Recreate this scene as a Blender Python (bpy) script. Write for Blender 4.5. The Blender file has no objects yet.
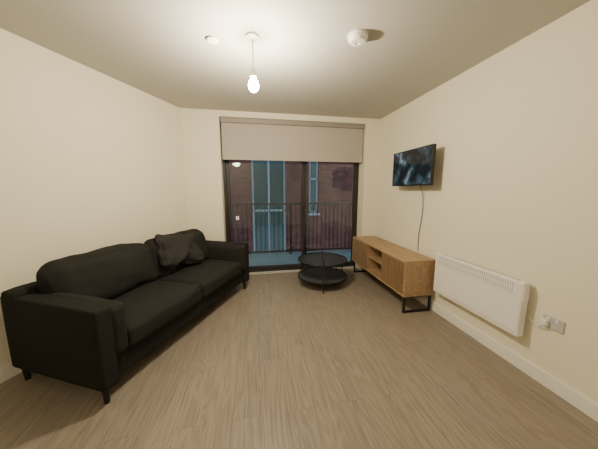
import bpy, bmesh, math, random
from mathutils import Vector, Matrix, noise
random.seed(3)
SC=bpy.context.scene.collection
# ------------------------------------------------------------ materials
def newmat(name):
    m=bpy.data.materials.new(name); m.use_nodes=True
    nt=m.node_tree; b=nt.nodes['Principled BSDF']
    return m,nt,b
def N(nt,t,**k):
    n=nt.nodes.new(t)
    for a,v in k.items(): setattr(n,a,v)
    return n
def L(nt,a,b): nt.links.new(a,b)
def mat(name,col,rough=.5,metal=0,bump=0,bscale=200,var=0,spec=None,emis=None,es=0,stretch=None):
    m,nt,b=newmat(name)
    b.inputs['Base Color'].default_value=(*col,1); b.inputs['Roughness'].default_value=rough
    b.inputs['Metallic'].default_value=metal
    if spec is not None: b.inputs['Specular IOR Level'].default_value=spec
    tc=N(nt,'ShaderNodeTexCoord'); mp=N(nt,'ShaderNodeMapping'); L(nt,tc.outputs['Object'],mp.inputs[0])
    if stretch: mp.inputs['Scale'].default_value=stretch
    no=N(nt,'ShaderNodeTexNoise'); no.inputs['Scale'].default_value=bscale; no.inputs['Detail'].default_value=5
    L(nt,mp.outputs[0],no.inputs['Vector'])
    if bump:
        bu=N(nt,'ShaderNodeBump'); bu.inputs['Strength'].default_value=bump; bu.inputs['Distance'].default_value=.005
        L(nt,no.outputs['Fac'],bu.inputs['Height']); L(nt,bu.outputs[0],b.inputs['Normal'])
    cr=N(nt,'ShaderNodeValToRGB')
    cr.color_ramp.elements[0].position=.3; cr.color_ramp.elements[1].position=.7
    v=var
    cr.color_ramp.elements[0].color=(*[c*(1-v) for c in col],1); cr.color_ramp.elements[1].color=(*[min(1,c*(1+v)) for c in col],1)
    L(nt,no.outputs['Fac'],cr.inputs[0]); L(nt,cr.outputs[0],b.inputs['Base Color'])
    if emis: b.inputs['Emission Color'].default_value=(*emis,1); b.inputs['Emission Strength'].default_value=es
    return m
M={}
M['wall']=mat('wall_paint',(.80,.75,.60),.75,bump=.04,bscale=120,var=.01)
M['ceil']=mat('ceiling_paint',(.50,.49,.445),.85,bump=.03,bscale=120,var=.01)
M['trim']=mat('trim_paint',(.84,.81,.74),.4,bscale=40,var=.01)
M['white']=mat('white_plastic',(.84,.82,.77),.35,bscale=30,var=.01)
M['whiteg']=mat('grey_plastic',(.50,.49,.47),.4,bscale=30,var=.02)
M['blackm']=mat('black_metal',(.008,.008,.009),.45,bscale=60,var=.1)
M['frame']=mat('anthracite_frame',(.022,.020,.022),.4,bscale=60,var=.05)
M['rail']=mat('railing_paint',(.010,.009,.010),.5,bscale=60,var=.05)
M['sofa']=mat('sofa_fabric',(.0175,.0172,.0165),.9,bump=.25,bscale=420,var=.15,spec=.12)
M['sofac']=mat('sofa_cushion_fabric',(.020,.0197,.0188),.9,bump=.25,bscale=420,var=.2,spec=.14)
M['throw']=mat('throw_cushion_fabric',(.030,.029,.028),.9,bump=.3,bscale=300,var=.2,spec=.15)
M['tabletop']=mat('table_top_black',(.032,.036,.042),.22,bscale=60,var=.1)
M['shelf']=mat('table_shelf_reflect',(.060,.064,.070),.35,bscale=60,var=.1)  # black shelf coloured grey to carry its reflection
M['blind']=mat('blind_fabric',(.43,.395,.345),.9,bump=.2,bscale=600,var=.03)
M['blindc']=mat('blind_cassette',(.28,.255,.22),.5,bscale=60,var=.03)
M['tvb']=mat('tv_plastic',(.008,.008,.009),.3,bscale=60,var=.1)
M['cable_w']=mat('cable_white',(.7,.68,.62),.5,bscale=60,var=.02)
M['cable_b']=mat('cable_dark',(.06,.055,.05),.5,bscale=60,var=.02)
M['conc']=mat('concrete',(.3,.3,.3),.8,bump=.3,bscale=20,var=.15)
M['extframe']=mat('exterior_window_frame',(.17,.20,.21),.5,bscale=30,var=.05)
def floor_mat():
    m,nt,b=newmat('wood_plank_floor')
    tc=N(nt,'ShaderNodeTexCoord'); mp=N(nt,'ShaderNodeMapping'); mp.inputs['Rotation'].default_value=(0,0,math.radians(90))
    L(nt,tc.outputs['Object'],mp.inputs[0])
    br=N(nt,'ShaderNodeTexBrick'); br.offset=.37; br.inputs['Scale'].default_value=1
    br.inputs['Brick Width'].default_value=1.32; br.inputs['Row Height'].default_value=.17
    br.inputs['Mortar Size'].default_value=.0011; br.inputs['Mortar Smooth'].default_value=.3; br.inputs['Bias'].default_value=0
    br.inputs['Color1'].default_value=(0,0,0,1); br.inputs['Color2'].default_value=(1,1,1,1); br.inputs['Mortar'].default_value=(.5,.5,.5,1)
    L(nt,mp.outputs[0],br.inputs['Vector'])
    sep=N(nt,'ShaderNodeVectorMath',operation='MULTIPLY_ADD'); 
    L(nt,br.outputs['Color'],sep.inputs[0]); sep.inputs[1].default_value=(7.3,3.1,5.7); L(nt,mp.outputs[0],sep.inputs[2])
    m2=N(nt,'ShaderNodeMapping'); m2.inputs['Scale'].default_value=(.8,7,1); L(nt,sep.outputs[0],m2.inputs[0])
    n1=N(nt,'ShaderNodeTexNoise'); n1.inputs['Scale'].default_value=1.2; n1.inputs['Detail'].default_value=1.5; n1.inputs['Distortion'].default_value=.5
    L(nt,m2.outputs[0],n1.inputs['Vector'])
    mu=N(nt,'ShaderNodeMath',operation='MULTIPLY'); mu.inputs[1].default_value=72; L(nt,n1.outputs['Fac'],mu.inputs[0])
    si=N(nt,'ShaderNodeMath',operation='SINE'); L(nt,mu.outputs[0],si.inputs[0])
    m3=N(nt,'ShaderNodeMapping'); m3.inputs['Scale'].default_value=(2.2,80,1); L(nt,sep.outputs[0],m3.inputs[0])
    n2=N(nt,'ShaderNodeTexNoise'); n2.inputs['Scale'].default_value=1.5; n2.inputs['Detail'].default_value=4; L(nt,m3.outputs[0],n2.inputs['Vector'])
    ma=N(nt,'ShaderNodeMath',operation='MULTIPLY_ADD'); L(nt,si.outputs[0],ma.inputs[0]); ma.inputs[1].default_value=.10; L(nt,n2.outputs['Fac'],ma.inputs[2])
    cr=N(nt,'ShaderNodeValToRGB'); e=cr.color_ramp.elements
    e[0].position=.2; e[0].color=(.180,.151,.121,1); e[1].position=.8; e[1].color=(.315,.272,.220,1)
    x=cr.color_ramp.elements.new(.48); x.color=(.247,.211,.169,1)
    L(nt,ma.outputs[0],cr.inputs[0])
    hs=N(nt,'ShaderNodeMix',data_type='RGBA',blend_type='MULTIPLY'); hs.inputs[0].default_value=1
    c2=N(nt,'ShaderNodeValToRGB'); c2.color_ramp.elements[0].color=(.95,.95,.96,1); c2.color_ramp.elements[1].color=(1.04,1.02,1.0,1)
    L(nt,br.outputs['Color'],c2.inputs[0]); L(nt,cr.outputs[0],hs.inputs[6]); L(nt,c2.outputs[0],hs.inputs[7])
    h2=N(nt,'ShaderNodeMix',data_type='RGBA'); L(nt,br.outputs['Fac'],h2.inputs[0]); L(nt,hs.outputs[2],h2.inputs[6]); h2.inputs[7].default_value=(.15,.12,.09,1)
    L(nt,h2.outputs[2],b.inputs['Base Color'])
    b.inputs['Roughness'].default_value=.33
    bu=N(nt,'ShaderNodeBump'); bu.inputs['Strength'].default_value=.10; bu.inputs['Distance'].default_value=.002
    L(nt,ma.outputs[0],bu.inputs['Height']); L(nt,bu.outputs[0],b.inputs['Normal'])
    return m
M['floor']=floor_mat()
def wood(name,c1,c2,sc):
    m,nt,b=newmat(name)
    tc=N(nt,'ShaderNodeTexCoord'); mp=N(nt,'ShaderNodeMapping'); mp.inputs['Scale'].default_value=sc; L(nt,tc.outputs['Object'],mp.inputs[0])
    n1=N(nt,'ShaderNodeTexNoise'); n1.inputs['Scale'].default_value=2; n1.inputs['Detail'].default_value=6; n1.inputs['Distortion'].default_value=.6
    L(nt,mp.outputs[0],n1.inputs['Vector'])
    cr=N(nt,'ShaderNodeValToRGB'); cr.color_ramp.elements[0].position=.3; cr.color_ramp.elements[1].position=.7
    cr.color_ramp.elements[0].color=(*c1,1); cr.color_ramp.elements[1].color=(*c2,1)
    L(nt,n1.outputs['Fac'],cr.inputs[0]); L(nt,cr.outputs[0],b.inputs['Base Color']); b.inputs['Roughness'].default_value=.45
    return m
M['oak']=wood('oak_veneer',(.28,.18,.095),(.43,.29,.165),(14,1,14))
M['oakd']=wood('oak_slats',(.20,.125,.065),(.33,.215,.12),(30,30,1.5))
M['deck']=wood('balcony_decking',(.13,.175,.165),(.22,.275,.26),(1,12,12))
def brick(name,c1,c2,mo):
    m,nt,b=newmat(name)
    tc=N(nt,'ShaderNodeTexCoord'); mp=N(nt,'ShaderNodeMapping'); mp.inputs['Rotation'].default_value=(math.radians(90),0,0); L(nt,tc.outputs['Object'],mp.inputs[0])
    br=N(nt,'ShaderNodeTexBrick'); br.inputs['Scale'].default_value=1; br.inputs['Brick Width'].default_value=.225; br.inputs['Row Height'].default_value=.075
    br.inputs['Mortar Size'].default_value=.007
    br.inputs['Color1'].default_value=(*c1,1); br.inputs['Color2'].default_value=(*c2,1); br.inputs['Mortar'].default_value=(*mo,1)
    L(nt,mp.outputs[0],br.inputs['Vector']); L(nt,br.outputs['Color'],b.inputs['Base Color']); b.inputs['Roughness'].default_value=.9; b.inputs['Specular IOR Level'].default_value=.1
    return m
M['brick']=brick('red_brick',(.050,.012,.009),(.115,.032,.024),(.09,.065,.06))
def glass(name,tint,refl=.12):
    m=bpy.data.materials.new(name); m.use_nodes=True; nt=m.node_tree; nt.nodes.clear()
    o=N(nt,'ShaderNodeOutputMaterial'); t=N(nt,'ShaderNodeBsdfTransparent'); t.inputs[0].default_value=(*tint,1)
    g=N(nt,'ShaderNodeBsdfGlossy'); g.inputs['Roughness'].default_value=.02
    fr=N(nt,'ShaderNodeFresnel'); fr.inputs[0].default_value=1.45
    mu=N(nt,'ShaderNodeMath',operation='MULTIPLY'); mu.inputs[1].default_value=refl/.04; mu.use_clamp=True
    L(nt,fr.outputs[0],mu.inputs[0])
    mx=N(nt,'ShaderNodeMixShader'); L(nt,mu.outputs[0],mx.inputs[0]); L(nt,t.outputs[0],mx.inputs[1]); L(nt,g.outputs[0],mx.inputs[2]); L(nt,mx.outputs[0],o.inputs[0])
    return m
M['glass']=glass('window_glass',(.86,.94,.94),.06)
m,nt,b=newmat('exterior_glass'); b.inputs['Base Color'].default_value=(.015,.045,.045,1); b.inputs['Roughness'].default_value=.12; b.inputs['Specular IOR Level'].default_value=.35; M['extglass']=m
m=bpy.data.materials.new('lit_bulb_glass'); m.use_nodes=True; nt=m.node_tree; nt.nodes.clear()
o=N(nt,'ShaderNodeOutputMaterial'); t=N(nt,'ShaderNodeBsdfTransparent'); e=N(nt,'ShaderNodeEmission'); e.inputs[0].default_value=(1,.86,.6,1); e.inputs[1].default_value=60
a=N(nt,'ShaderNodeAddShader'); L(nt,t.outputs[0],a.inputs[0]); L(nt,e.outputs[0],a.inputs[1]); L(nt,a.outputs[0],o.inputs[0]); M['bulb']=m
m,nt,b=newmat('orange_reflection'); b.inputs['Emission Color'].default_value=(1,.35,.12,1); b.inputs['Emission Strength'].default_value=1.5; M['extglint']=m  # orange emission in place of a reflection, not a lamp
def screen():
    m,nt,b=newmat('tv_screen')
    b.inputs['Base Color'].default_value=(.004,.005,.006,1); b.inputs['Roughness'].default_value=.12
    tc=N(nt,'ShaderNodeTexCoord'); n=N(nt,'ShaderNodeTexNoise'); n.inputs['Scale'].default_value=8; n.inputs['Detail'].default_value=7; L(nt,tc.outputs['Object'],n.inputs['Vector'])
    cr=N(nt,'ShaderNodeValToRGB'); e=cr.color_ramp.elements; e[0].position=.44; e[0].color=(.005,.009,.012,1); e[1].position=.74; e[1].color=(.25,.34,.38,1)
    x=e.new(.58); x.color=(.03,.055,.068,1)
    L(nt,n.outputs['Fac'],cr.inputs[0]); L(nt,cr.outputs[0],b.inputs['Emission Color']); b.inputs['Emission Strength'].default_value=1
    return m
M['screen']=screen()
# ------------------------------------------------------------ mesh helpers
def obj(name,bm,material,parent=None,smooth=False,bev=0,seg=2):
    me=bpy.data.meshes.new(name); bmesh.ops.recalc_face_normals(bm,faces=bm.faces); bm.to_mesh(me); bm.free()
    if smooth:
        for p in me.polygons: p.use_smooth=True
    o=bpy.data.objects.new(name,me); SC.objects.link(o)
    if material: me.materials.append(M[material])
    if bev:
        md=o.modifiers.new('bev','BEVEL'); md.width=bev; md.segments=seg; md.limit_method='ANGLE'; md.harden_normals=False
    if parent: o.parent=parent
    return o
def addbox(bm,x0,x1,y0,y1,z0,z1):
    v=[bm.verts.new(p) for p in [(x0,y0,z0),(x1,y0,z0),(x1,y1,z0),(x0,y1,z0),(x0,y0,z1),(x1,y0,z1),(x1,y1,z1),(x0,y1,z1)]]
    for f in [(3,2,1,0),(4,5,6,7),(0,1,5,4),(1,2,6,5),(2,3,7,6),(3,0,4,7)]: bm.faces.new([v[i] for i in f])
def boxes(name,bl,material,parent=None,bev=0,seg=2):
    bm=bmesh.new()
    for b in bl: addbox(bm,*b)
    return obj(name,bm,material,parent,bev=bev,seg=seg)
def prism(name,pts,z0,z1,material,parent=None):
    bm=bmesh.new(); a=[bm.verts.new((x,y,z0)) for x,y in pts]; b=[bm.verts.new((x,y,z1)) for x,y in pts]
    bm.faces.new(a[::-1]); bm.faces.new(b); n=len(pts)
    for i in range(n): bm.faces.new([a[i],a[(i+1)%n],b[(i+1)%n],b[i]])
    return obj(name,bm,material,parent)
def lathe(name,prof,center,material,parent=None,seg=48,smooth=True,bev=0):
    bm=bmesh.new(); rings=[]
    for r,z in prof:
        if r<1e-5: rings.append([bm.verts.new((center[0],center[1],center[2]+z))])
        else: rings.append([bm.verts.new((center[0]+r*math.cos(2*math.pi*i/seg),center[1]+r*math.sin(2*math.pi*i/seg),center[2]+z)) for i in range(seg)])
    for a,b in zip(rings,rings[1:]):
        for i in range(seg):
            j=(i+1)%seg
            if len(a)==1 and len(b)==1: continue
            if len(a)==1: bm.faces.new([a[0],b[j],b[i]])
            elif len(b)==1: bm.faces.new([a[i],a[j],b[0]])
            else: bm.faces.new([a[i],a[j],b[j],b[i]])
    o=obj(name,bm,material,parent,smooth=smooth)
    if smooth:
        md=o.modifiers.new('es','EDGE_SPLIT'); md.split_angle=math.radians(35)
    return o
def tube(name,pts,r,material,parent=None,smooth=True,cyc=False):
    cu=bpy.data.curves.new(name,'CURVE'); cu.dimensions='3D'; cu.bevel_depth=r; cu.bevel_resolution=3; cu.use_fill_caps=True
    s=cu.splines.new('POLY' if not smooth else 'NURBS'); s.points.add(len(pts)-1)
    for p,q in zip(s.points,pts): p.co=(*q,1)
    s.use_cyclic_u=cyc
    if smooth: s.use_endpoint_u=True; s.order_u=3
    o=bpy.data.objects.new(name,cu); SC.objects.link(o); cu.materials.append(M[material])
    dg=bpy.context.evaluated_depsgraph_get(); me=bpy.data.meshes.new_from_object(o.evaluated_get(dg)); 
    bpy.data.objects.remove(o); me.name=name
    o=bpy.data.objects.new(name,me); SC.objects.link(o)
    for p in me.polygons: p.use_smooth=True
    if parent: o.parent=parent
    return o
def rbox(name,c,h,r,material,parent=None,bulge=(0,0,0),nz=0,ns=5,seg=18,rot=None,seed=0,fold=0):
    bm=bmesh.new(); bmesh.ops.create_cube(bm,size=2); bmesh.ops.subdivide_edges(bm,edges=bm.edges[:],cuts=seg,use_grid_fill=True)
    h=Vector(h); 
    for v in bm.verts:
        p=v.co.copy()
        q=Vector([math.copysign(abs(t)**.75,t) for t in p]); P=Vector((q.x*h.x,q.y*h.y,q.z*h.z))
        inn=Vector([max(-(h[i]-r),min(h[i]-r,P[i])) for i in range(3)]); d=P-inn
        if d.length>1e-9: d=d.normalized()*r
        w=inn+d
        ux,uy,uz=[1-min(1,abs(q[i]))**2 for i in range(3)]
        w.x+=math.copysign(bulge[0]*uy*uz,w.x) if abs(p.x)>.98 else 0
        w.y+=math.copysign(bulge[1]*ux*uz,w.y) if abs(p.y)>.98 else 0
        w.z+=math.copysign(bulge[2]*ux*uy,w.z) if abs(p.z)>.98 else 0
        if nz:
            nn=noise.noise_vector((w+Vector((seed*3.1,seed,0)))*ns); w+=Vector(nn)*nz
            nn=noise.noise_vector((w+Vector((seed*1.1,seed,5)))*ns*2.7); w+=Vector(nn)*nz*.3
        if fold:
            t=w.x*24-w.z*14+3*noise.noise(w*6)
            w.y-=fold*(.5+.5*math.cos(t))*(uz**.3)*(ux**.3)
        v.co=w
    o=obj(name,bm,material,parent,smooth=True)
    o.location=c
    if rot: o.rotation_euler=rot
    return o
def empty(name,loc=(0,0,0),rz=0):
    o=bpy.data.objects.new(name,None); SC.objects.link(o); o.location=loc; o.rotation_euler=(0,0,rz); o.empty_display_size=.1; return o
# ------------------------------------------------------------ room
H=2.5; XR=2.0; YB=3.74; YF=-1.6; T=.12; YW=4.02
Ld=Vector((.428,.904)); Dd=Vector((-.904,.428))
A=Vector((-.99,YB)); 
def wl(y): return A+Ld*((y-A.y)/Ld.y)
B=wl(YF)
prism('floor',[(B.x-.3,YF-T),(XR+T,YF-T),(XR+T,YW+.04),(A.x+.1,YW+.04),(A.x-.2,YB)],-.1,0,'floor')
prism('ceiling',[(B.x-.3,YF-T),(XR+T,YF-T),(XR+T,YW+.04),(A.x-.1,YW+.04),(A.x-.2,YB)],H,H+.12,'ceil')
prism('wall_left',[tuple(B+Dd*0),tuple(A),tuple(A+Dd*T),tuple(B+Dd*T)],0,H,'wall')
boxes('wall_right',[(XR,XR+T,YF,YW+.04,0,H)],'wall')
boxes('wall_near',[(B.x-.1,XR,YF-T,YF,0,H)],'wall')
WX0,WX1,WZ=-.48,1.76,2.42
boxes('wall_back',[(A.x-.1,WX0,YB,YW+.04,0,H),(WX1,XR,YB,YW+.04,0,H),(WX0,WX1,YB,YW+.04,WZ,H)],'wall')
boxes('baseboard_right',[(XR-.016,XR,YF,YB-.016,0,.105)],'trim',bev=.004)
o=prism('baseboard_left',[tuple(B),tuple(A),tuple(A-Dd*.016),tuple(B-Dd*.016)],0,.105,'trim')
boxes('baseboard_back',[(A.x+.03,WX0,YB-.016,YB,0,.105),(WX1,XR,YB-.016,YB,0,.105)],'trim',bev=.004)
# ------------------------------------------------------------ window / sliding door
w=empty('window_1')
y0,y1=3.95,4.02; xm=.84
fr=[(WX0,WX0+.04,y0,y1,0,WZ),(WX1-.04,WX1,y0,y1,0,WZ),(WX0,WX1,y0,y1,WZ-.06,WZ),(WX0,WX1,y0,y1,0,.035)]
boxes('outer_frame',fr,'frame',w,bev=.004)
def sash(n,a,b,ya,yb):
    s=.05
    boxes(n,[(a,a+s,ya,yb,.035,WZ-.06),(b-s,b,ya,yb,.035,WZ-.06),(a+s,b-s,ya,yb,.035,.10),(a+s,b-s,ya,yb,WZ-.13,WZ-.06)],'frame',w,bev=.004)
    boxes(n+'_glass',[(a+s,b-s,(ya+yb)/2-.003,(ya+yb)/2+.003,.10,WZ-.13)],'glass',w)
sash('fixed_sash',WX0+.04,xm+.02,3.985,4.015)
sash('sliding_sash',xm-.075,WX1-.04,3.952,3.982)
boxes('door_handle',[(xm-.06,xm-.045,3.925,3.952,.95,1.12)],'blackm',w,bev=.003)
boxes('threshold',[(WX0,WX1,3.88,3.95,0,.014)],'whiteg',w)
b=empty('roller_blind')
boxes('cassette',[(WX0+.01,WX1-.01,3.76,3.84,2.35,WZ)],'blindc',b,bev=.01)
boxes('fabric',[(WX0+.02,WX1-.02,3.795,3.797,1.85,2.36)],'blind',b)
boxes('bottom_bar',[(WX0+.02,WX1-.02,3.788,3.804,1.825,1.855)],'blind',b,bev=.004)
# ------------------------------------------------------------ balcony + opposite building
bal=empty('balcony')
bl=[]; yy=4.08
while yy<5.15: bl.append((-1.0,2.3,yy,yy+.11,-.04,-.015)); yy+=.118
boxes('decking',bl,'deck',bal,bev=.003)
boxes('slab',[(-1.0,2.3,4.08,5.25,-.25,-.045)],'conc',bal)
r=empty('balcony_railing'); bl=[]
x=-.95
while x<2.3: bl.append((x,x+.014,5.10,5.125,.06,1.07)); x+=.095
boxes('balusters',bl,'rail',r)
boxes('rails',[(-1.0,2.3,5.085,5.14,1.07,1.10),(-1.0,2.3,5.09,5.13,.04,.07)],'rail',r)
boxes('posts',[(-1.0,-.955,5.085,5.14,-.015,1.07),(.72,.76,5.085,5.14,-.015,1.07),(2.26,2.3,5.085,5.14,-.015,1.07)],'rail',r)
boxes('side_bars',[(-1.0,-.975,4.1+k*.1,4.112+k*.1,.06,1.07) for k in range(10)]+[(-1.0,-.96,4.08,5.1,1.07,1.10)]+[(2.27,2.295,4.1+k*.1,4.112+k*.1,.06,1.07) for k in range(10)]+[(2.26,2.3,4.08,5.1,1.07,1.10)],'rail',r)
ob=empty('brick_apartment_building')
Yb=8.0
ops=[(-.10,1.0,-1.2,2.6),(1.80,2.12,.6,2.9),(4.2,5.4,.2,2.4),(-3.6,-2.2,-.2,2.2),(-.10,1.0,3.4,5.6),(1.80,2.12,3.6,5.6)]
xs=sorted(set([-7,10]+[o[0] for o in ops]+[o[1] for o in ops])); zs=sorted(set([-5,9]+[o[2] for o in ops]+[o[3] for o in ops]))
bl=[]
for i in range(len(xs)-1):
    for j in range(len(zs)-1):
        cx=(xs[i]+xs[i+1])/2; cz=(zs[j]+zs[j+1])/2
        if any(o[0]<cx<o[1] and o[2]<cz<o[3] for o in ops): continue
        bl.append((xs[i],xs[i+1],Yb,Yb+.4,zs[j],zs[j+1]))
boxes('facade',bl,'brick',ob)
fl=[];gl=[]
for a,c,d,e in ops:
    s=.06
    fl+= [(a,a+s,Yb+.08,Yb+.16,d,e),(c-s,c,Yb+.08,Yb+.16,d,e),(a,c,Yb+.08,Yb+.16,d,d+s),(a,c,Yb+.08,Yb+.16,e-s,e),(a,c,Yb+.08,Yb+.16,(d+e)/2-.03,(d+e)/2+.03)]
    if c-a>.8: fl.append(((a+c)/2-.03,(a+c)/2+.03,Yb+.08,Yb+.16,d,e))
    fl.append((a-.05,c+.05,Yb-.06,Yb+.1,d-.08,d))
    gl.append((a,c,Yb+.12,Yb+.13,d,e))
boxes('window_frames',fl,'extframe',ob); boxes('glazing',gl,'extglass',ob)
boxes('orange_glint',[(-.62,-.54,Yb-.08,Yb,.42,.54)],'extglint',ob,bev=.01)  # small glowing box standing in for an orange reflection
boxes('string_course',[(-7,10,Yb-.05,Yb,2.98,3.12)],'conc',ob)
boxes('street_ground',[(-12,14,4.6,8.4,-5.2,-5)],'conc')
# ------------------------------------------------------------ sofa
org=Vector((-.956,1.524)); ang=math.atan2(Ld.y,Ld.x)
s=empty('sofa',(org.x,org.y,0),ang)   # local x = length, local y = depth (towards the wall)
SL=1.99
rbox('base',(SL/2,.45,.215),(SL/2-.02,.41,.085),.02,'sofa',s)
for i,x in enumerate((.055,SL-.055)):
    sg=1 if i==0 else -1
    rbox('arm_%d'%(i+1),(x,.44,.39),(.055,.44,.27),.016,'sofa',s,bulge=(.004,.003,.0),seg=20,nz=.002)
    rbox('arm_pad_%d'%(i+1),(x+sg*.085,.36,.475),(.062,.37,.175),.045,'sofac',s,bulge=(.014,.008,.01),seg=22,nz=.008,ns=6,seed=i)
rbox('back',(SL/2,.80,.41),(SL/2,.08,.29),.035,'sofa',s,nz=.003)
w0=.19; cw=(SL-2*w0)/2
for i in range(2):
    cx=w0+cw/2+i*cw
    rbox('seat_cushion_%d'%(i+1),(cx,.335,.365),(cw/2-.002,.335,.085),.045,'sofac',s,bulge=(.0,.012,.022),nz=.007,ns=5,seed=i+4,seg=26)
    rbox('back_cushion_%d'%(i+1),(cx+(-.03 if i==0 else .02),.645,.63),(cw/2+.025,.115,.215),.09,'sofac',s,bulge=(.008,.06,.035),nz=.02,ns=4.5,seed=i+8,seg=30,rot=(math.radians(-14),0,0))
rbox('scatter_cushion',(1.30,.53,.69),(.275,.05,.185),.045,'throw',s,bulge=(.0,.04,.0),nz=.045,ns=5,seed=3,seg=44,rot=(math.radians(-20),math.radians(8),math.radians(-3)),fold=.03)
for i,(x,y) in enumerate([(.05,.06),(SL-.05,.06),(.05,.83),(SL-.05,.83)]):
    lathe('leg_%d'%(i+1),[(0,0),(.016,0),(.026,.135),(0,.135)],(x,y,0),'blackm',s,seg=16)
# ------------------------------------------------------------ coffee table
c=empty('coffee_table',(.95,3.31,0)); R=.36
zt,zl=.375,.13
for n,z,rr,mm in (('table_top',zt,R,'tabletop'),('lower_shelf',zl,R,'shelf')):
    lathe(n,[(0,-.010),(rr-.008,-.010),(rr-.008,.0),(0,.0)],(0,0,z),mm,c,seg=64)
    lathe(n+'_rim',[(rr-.008,-.012),(rr,-.012),(rr,.010),(rr-.008,.010),(rr-.008,-.012)],(0,0,z),'blackm',c,seg=64)
for k in range(3):
    a=math.radians(-103+120*k); x,y=(R+.006)*math.cos(a),(R+.006)*math.sin(a)
    tube('leg_%d'%(k+1),[(x,y,0),(x,y,zt+(.09 if k==0 else .012))],.008,'blackm',c,smooth=False)
tube('handle_stem',[(0,0,zt),(0,0,zt+.13)],.006,'blackm',c,smooth=False)
# ------------------------------------------------------------ TV unit
u=empty('tv_stand'); x0,x1,ya,yb=1.59,1.965,2.27,3.78-.06; z0,z1=.20,.61; t=.022
ytd=[ya+.50,yb-.50]
boxes('carcass',[(x0,x1,ya,yb,z1-t,z1),(x0,x1,ya,yb,z0,z0+t),(x0,x1,ya,ya+t,z0+t,z1-t),(x0,x1,yb-t,yb,z0+t,z1-t),(x1-.01,x1,ya+t,yb-t,z0+t,z1-t),(x0+.02,x1-.01,ytd[0],ytd[0]+t,z0+t,z1-t),(x0+.02,x1-.01,ytd[1]-t,ytd[1],z0+t,z1-t),(x0+.03,x1-.01,ytd[0]+t,ytd[1]-t,.40,.415)],'oak',u,bev=.002)
for i,(a,bb) in enumerate([(ya+t+.003,ytd[0]+.015),(ytd[1]-.015,yb-t-.003)]):
    bl=[(x0+.012,x0+.02,a,bb,z0+t+.003,z1-t-.003)]; y=a
    while y<bb-.01:
        bl.append((x0+.002,x0+.012,y,min(y+.012,bb),z0+t+.003,z1-t-.003)); y+=.018
    boxes('slatted_door_%d'%(i+1),bl,'oakd',u)
def sq(n,y):
    w_=.022
    boxes(n,[(x0+.02,x0+.02+w_,y,y+w_,w_,z0-w_),(x1-.01-w_,x1-.01,y,y+w_,w_,z0-w_),(x0+.02,x1-.01,y,y+w_,0,w_),(x0+.02,x1-.01,y,y+w_,z0-w_,z0)],'blackm',u)
sq('leg_frame_1',ya+.02); sq('leg_frame_2',yb-.05)
# ------------------------------------------------------------ TV
tv=empty('wall_mounted_tv',(1.86,2.67,1.645),0)
boxes('bezel',[(-.018,.02,-.37,.37,-.215,.215)],'tvb',tv,bev=.005)
boxes('screen',[(-.0195,-.018,-.358,.358,-.200,.204)],'screen',tv)
boxes('rear_housing',[(.02,.05,-.25,.25,-.17,.10)],'tvb',tv,bev=.012)
boxes('wall_bracket',[(.05,.125,-.05,.05,-.08,.06),(.125,.139,-.12,.12,-.12,.12)],'blackm',tv)
tube('power_cable',[(.05,-.08,-.17),(.10,-.08,-.24),(.128,-.09,-.40),(.132,-.075,-.62),(.132,-.03,-.85),(.132,-.05,-1.02)],.004,'cable_b',tv)
# ------------------------------------------------------------ heater
h=empty('panel_heater',(XR,0,0)); hy0,hy1,hz0,hz1=1.345,2.22,.28,.71
boxes('body',[(-.095,-.03,hy0,hy1,hz0,hz1)],'white',h,bev=.012,seg=3)
boxes('wall_bracket',[(-.03,0,hy0+.15,hy0+.2,hz0+.05,hz1-.1),(-.03,0,hy1-.2,hy1-.15,hz0+.05,hz1-.1)],'whiteg',h)
bl=[]; y=hy0+.07
while y<hy1-.05:
    bl.append((-.0965,-.094,y,y+.006,hz1-.055,hz1-.02)); bl.append((-.0965,-.094,y,y+.006,hz1-.10,hz1-.065)); y+=.018
boxes('grille_slots',bl,'whiteg',h)
boxes('top_outlet',[(-.08,-.045,hy0+.05,hy1-.05,hz1-.002,hz1+.001)],'whiteg',h)
boxes('control_panel',[(-.09,-.04,hy0-.006,hy0+.002,hz1-.14,hz1-.03)],'white',h,bev=.003)
boxes('front_crease',[(-.097,-.094,hy0+.02,hy1-.02,hz0+.03,hz0+.034),(-.097,-.094,hy0+.02,hy1-.02,hz1-.115,hz1-.112)],'whiteg',h)
so=empty('wall_socket',(XR,1.20,.47))
boxes('plate',[(-.010,0,-.062,.062,-.043,.043)],'whiteg',so,bev=.004)
boxes('plug',[(-.040,-.010,.018,.055,-.03,.015)],'white',so,bev=.006)
boxes('switches',[(-.013,-.010,-.03,-.015,.015,.035),(-.013,-.010,.02,.035,.02,.035)],'white',so)
tube('heater_cable',[(-.035,.04,-.03),(-.03,.06,-.055),(-.02,.09,-.06),(-.015,.13,-.04),(-.02,.18,-.03),(-.03,.22,-.05)],.004,'cable_w',so)
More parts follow.
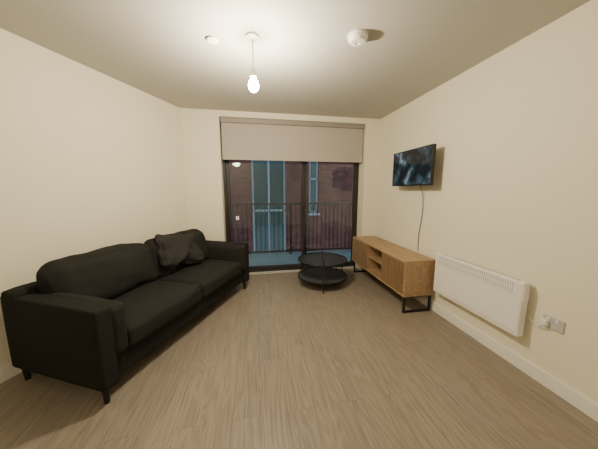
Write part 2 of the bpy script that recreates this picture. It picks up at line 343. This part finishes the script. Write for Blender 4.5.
# ------------------------------------------------------------ ceiling things
p=empty('pendant_lamp',(.01,1.97,H))
lathe('ceiling_rose',[(0,0),(.05,0),(.048,-.015),(.02,-.03),(0,-.03)],(0,0,0),'white',p)
tube('flex',[(0,0,-.03),(0,0,-.225)],.004,'white',p,smooth=False)
lathe('lampholder',[(0,-.215),(.012,-.215),(.02,-.235),(.021,-.28),(0,-.28)],(0,0,0),'white',p)
lathe('bulb',[(.014,-.28),(.018,-.292),(.032,-.310),(.040,-.338),(.036,-.364),(.02,-.383),(0,-.39)],(0,0,0),'bulb',p,seg=32)
sd=empty('smoke_alarm',(.77,1.83,H))
lathe('base',[(0,0),(.074,0),(.074,-.014),(0,-.014)],(0,0,0),'white',sd)
lathe('cover',[(.066,-.012),(.068,-.03),(.052,-.048),(.02,-.051),(.018,-.047),(0,-.047)],(0,0,0),'white',sd)
hd=empty('sprinkler_disc',(-.285,2.06,H))  # small white ceiling disc, taken for a sprinkler
lathe('disc',[(0,0),(.036,0),(.036,-.006),(.042,-.007),(.042,-.014),(.037,-.018),(0,-.018)],(0,0,0),'white',hd)
# ------------------------------------------------------------ lights
def light(name,t,loc,e,col,**k):
    l=bpy.data.lights.new(name,t); l.energy=e; l.color=col
    for a,v in k.items(): setattr(l,a,v)
    o=bpy.data.objects.new(name,l); SC.objects.link(o); o.location=loc; return o
light('pendant_light','POINT',(.01,1.97,H-.335),108,(1,.86,.635),shadow_soft_size=.03)
light('rear_fill_light','POINT',(-.6,-.7,2.3),36,(1,.87,.68),shadow_soft_size=.12)  # unseen fill light added behind the camera
wd=bpy.data.worlds.new('w'); bpy.context.scene.world=wd; wd.use_nodes=True
bg=wd.node_tree.nodes['Background']; bg.inputs[0].default_value=(.62,.76,1,1); bg.inputs[1].default_value=2.2
# ------------------------------------------------------------ camera
f=240; pt=math.atan(34.5/f); yaw=math.atan(44/(f/math.cos(pt)))
c=bpy.data.cameras.new('camera'); c.sensor_width=36; c.lens=36*f/598; c.clip_start=.02
co=bpy.data.objects.new('camera',c); SC.objects.link(co); co.location=(0,0,1.38)
co.rotation_euler=(math.pi/2-pt,0,-yaw)
bpy.context.scene.camera=co
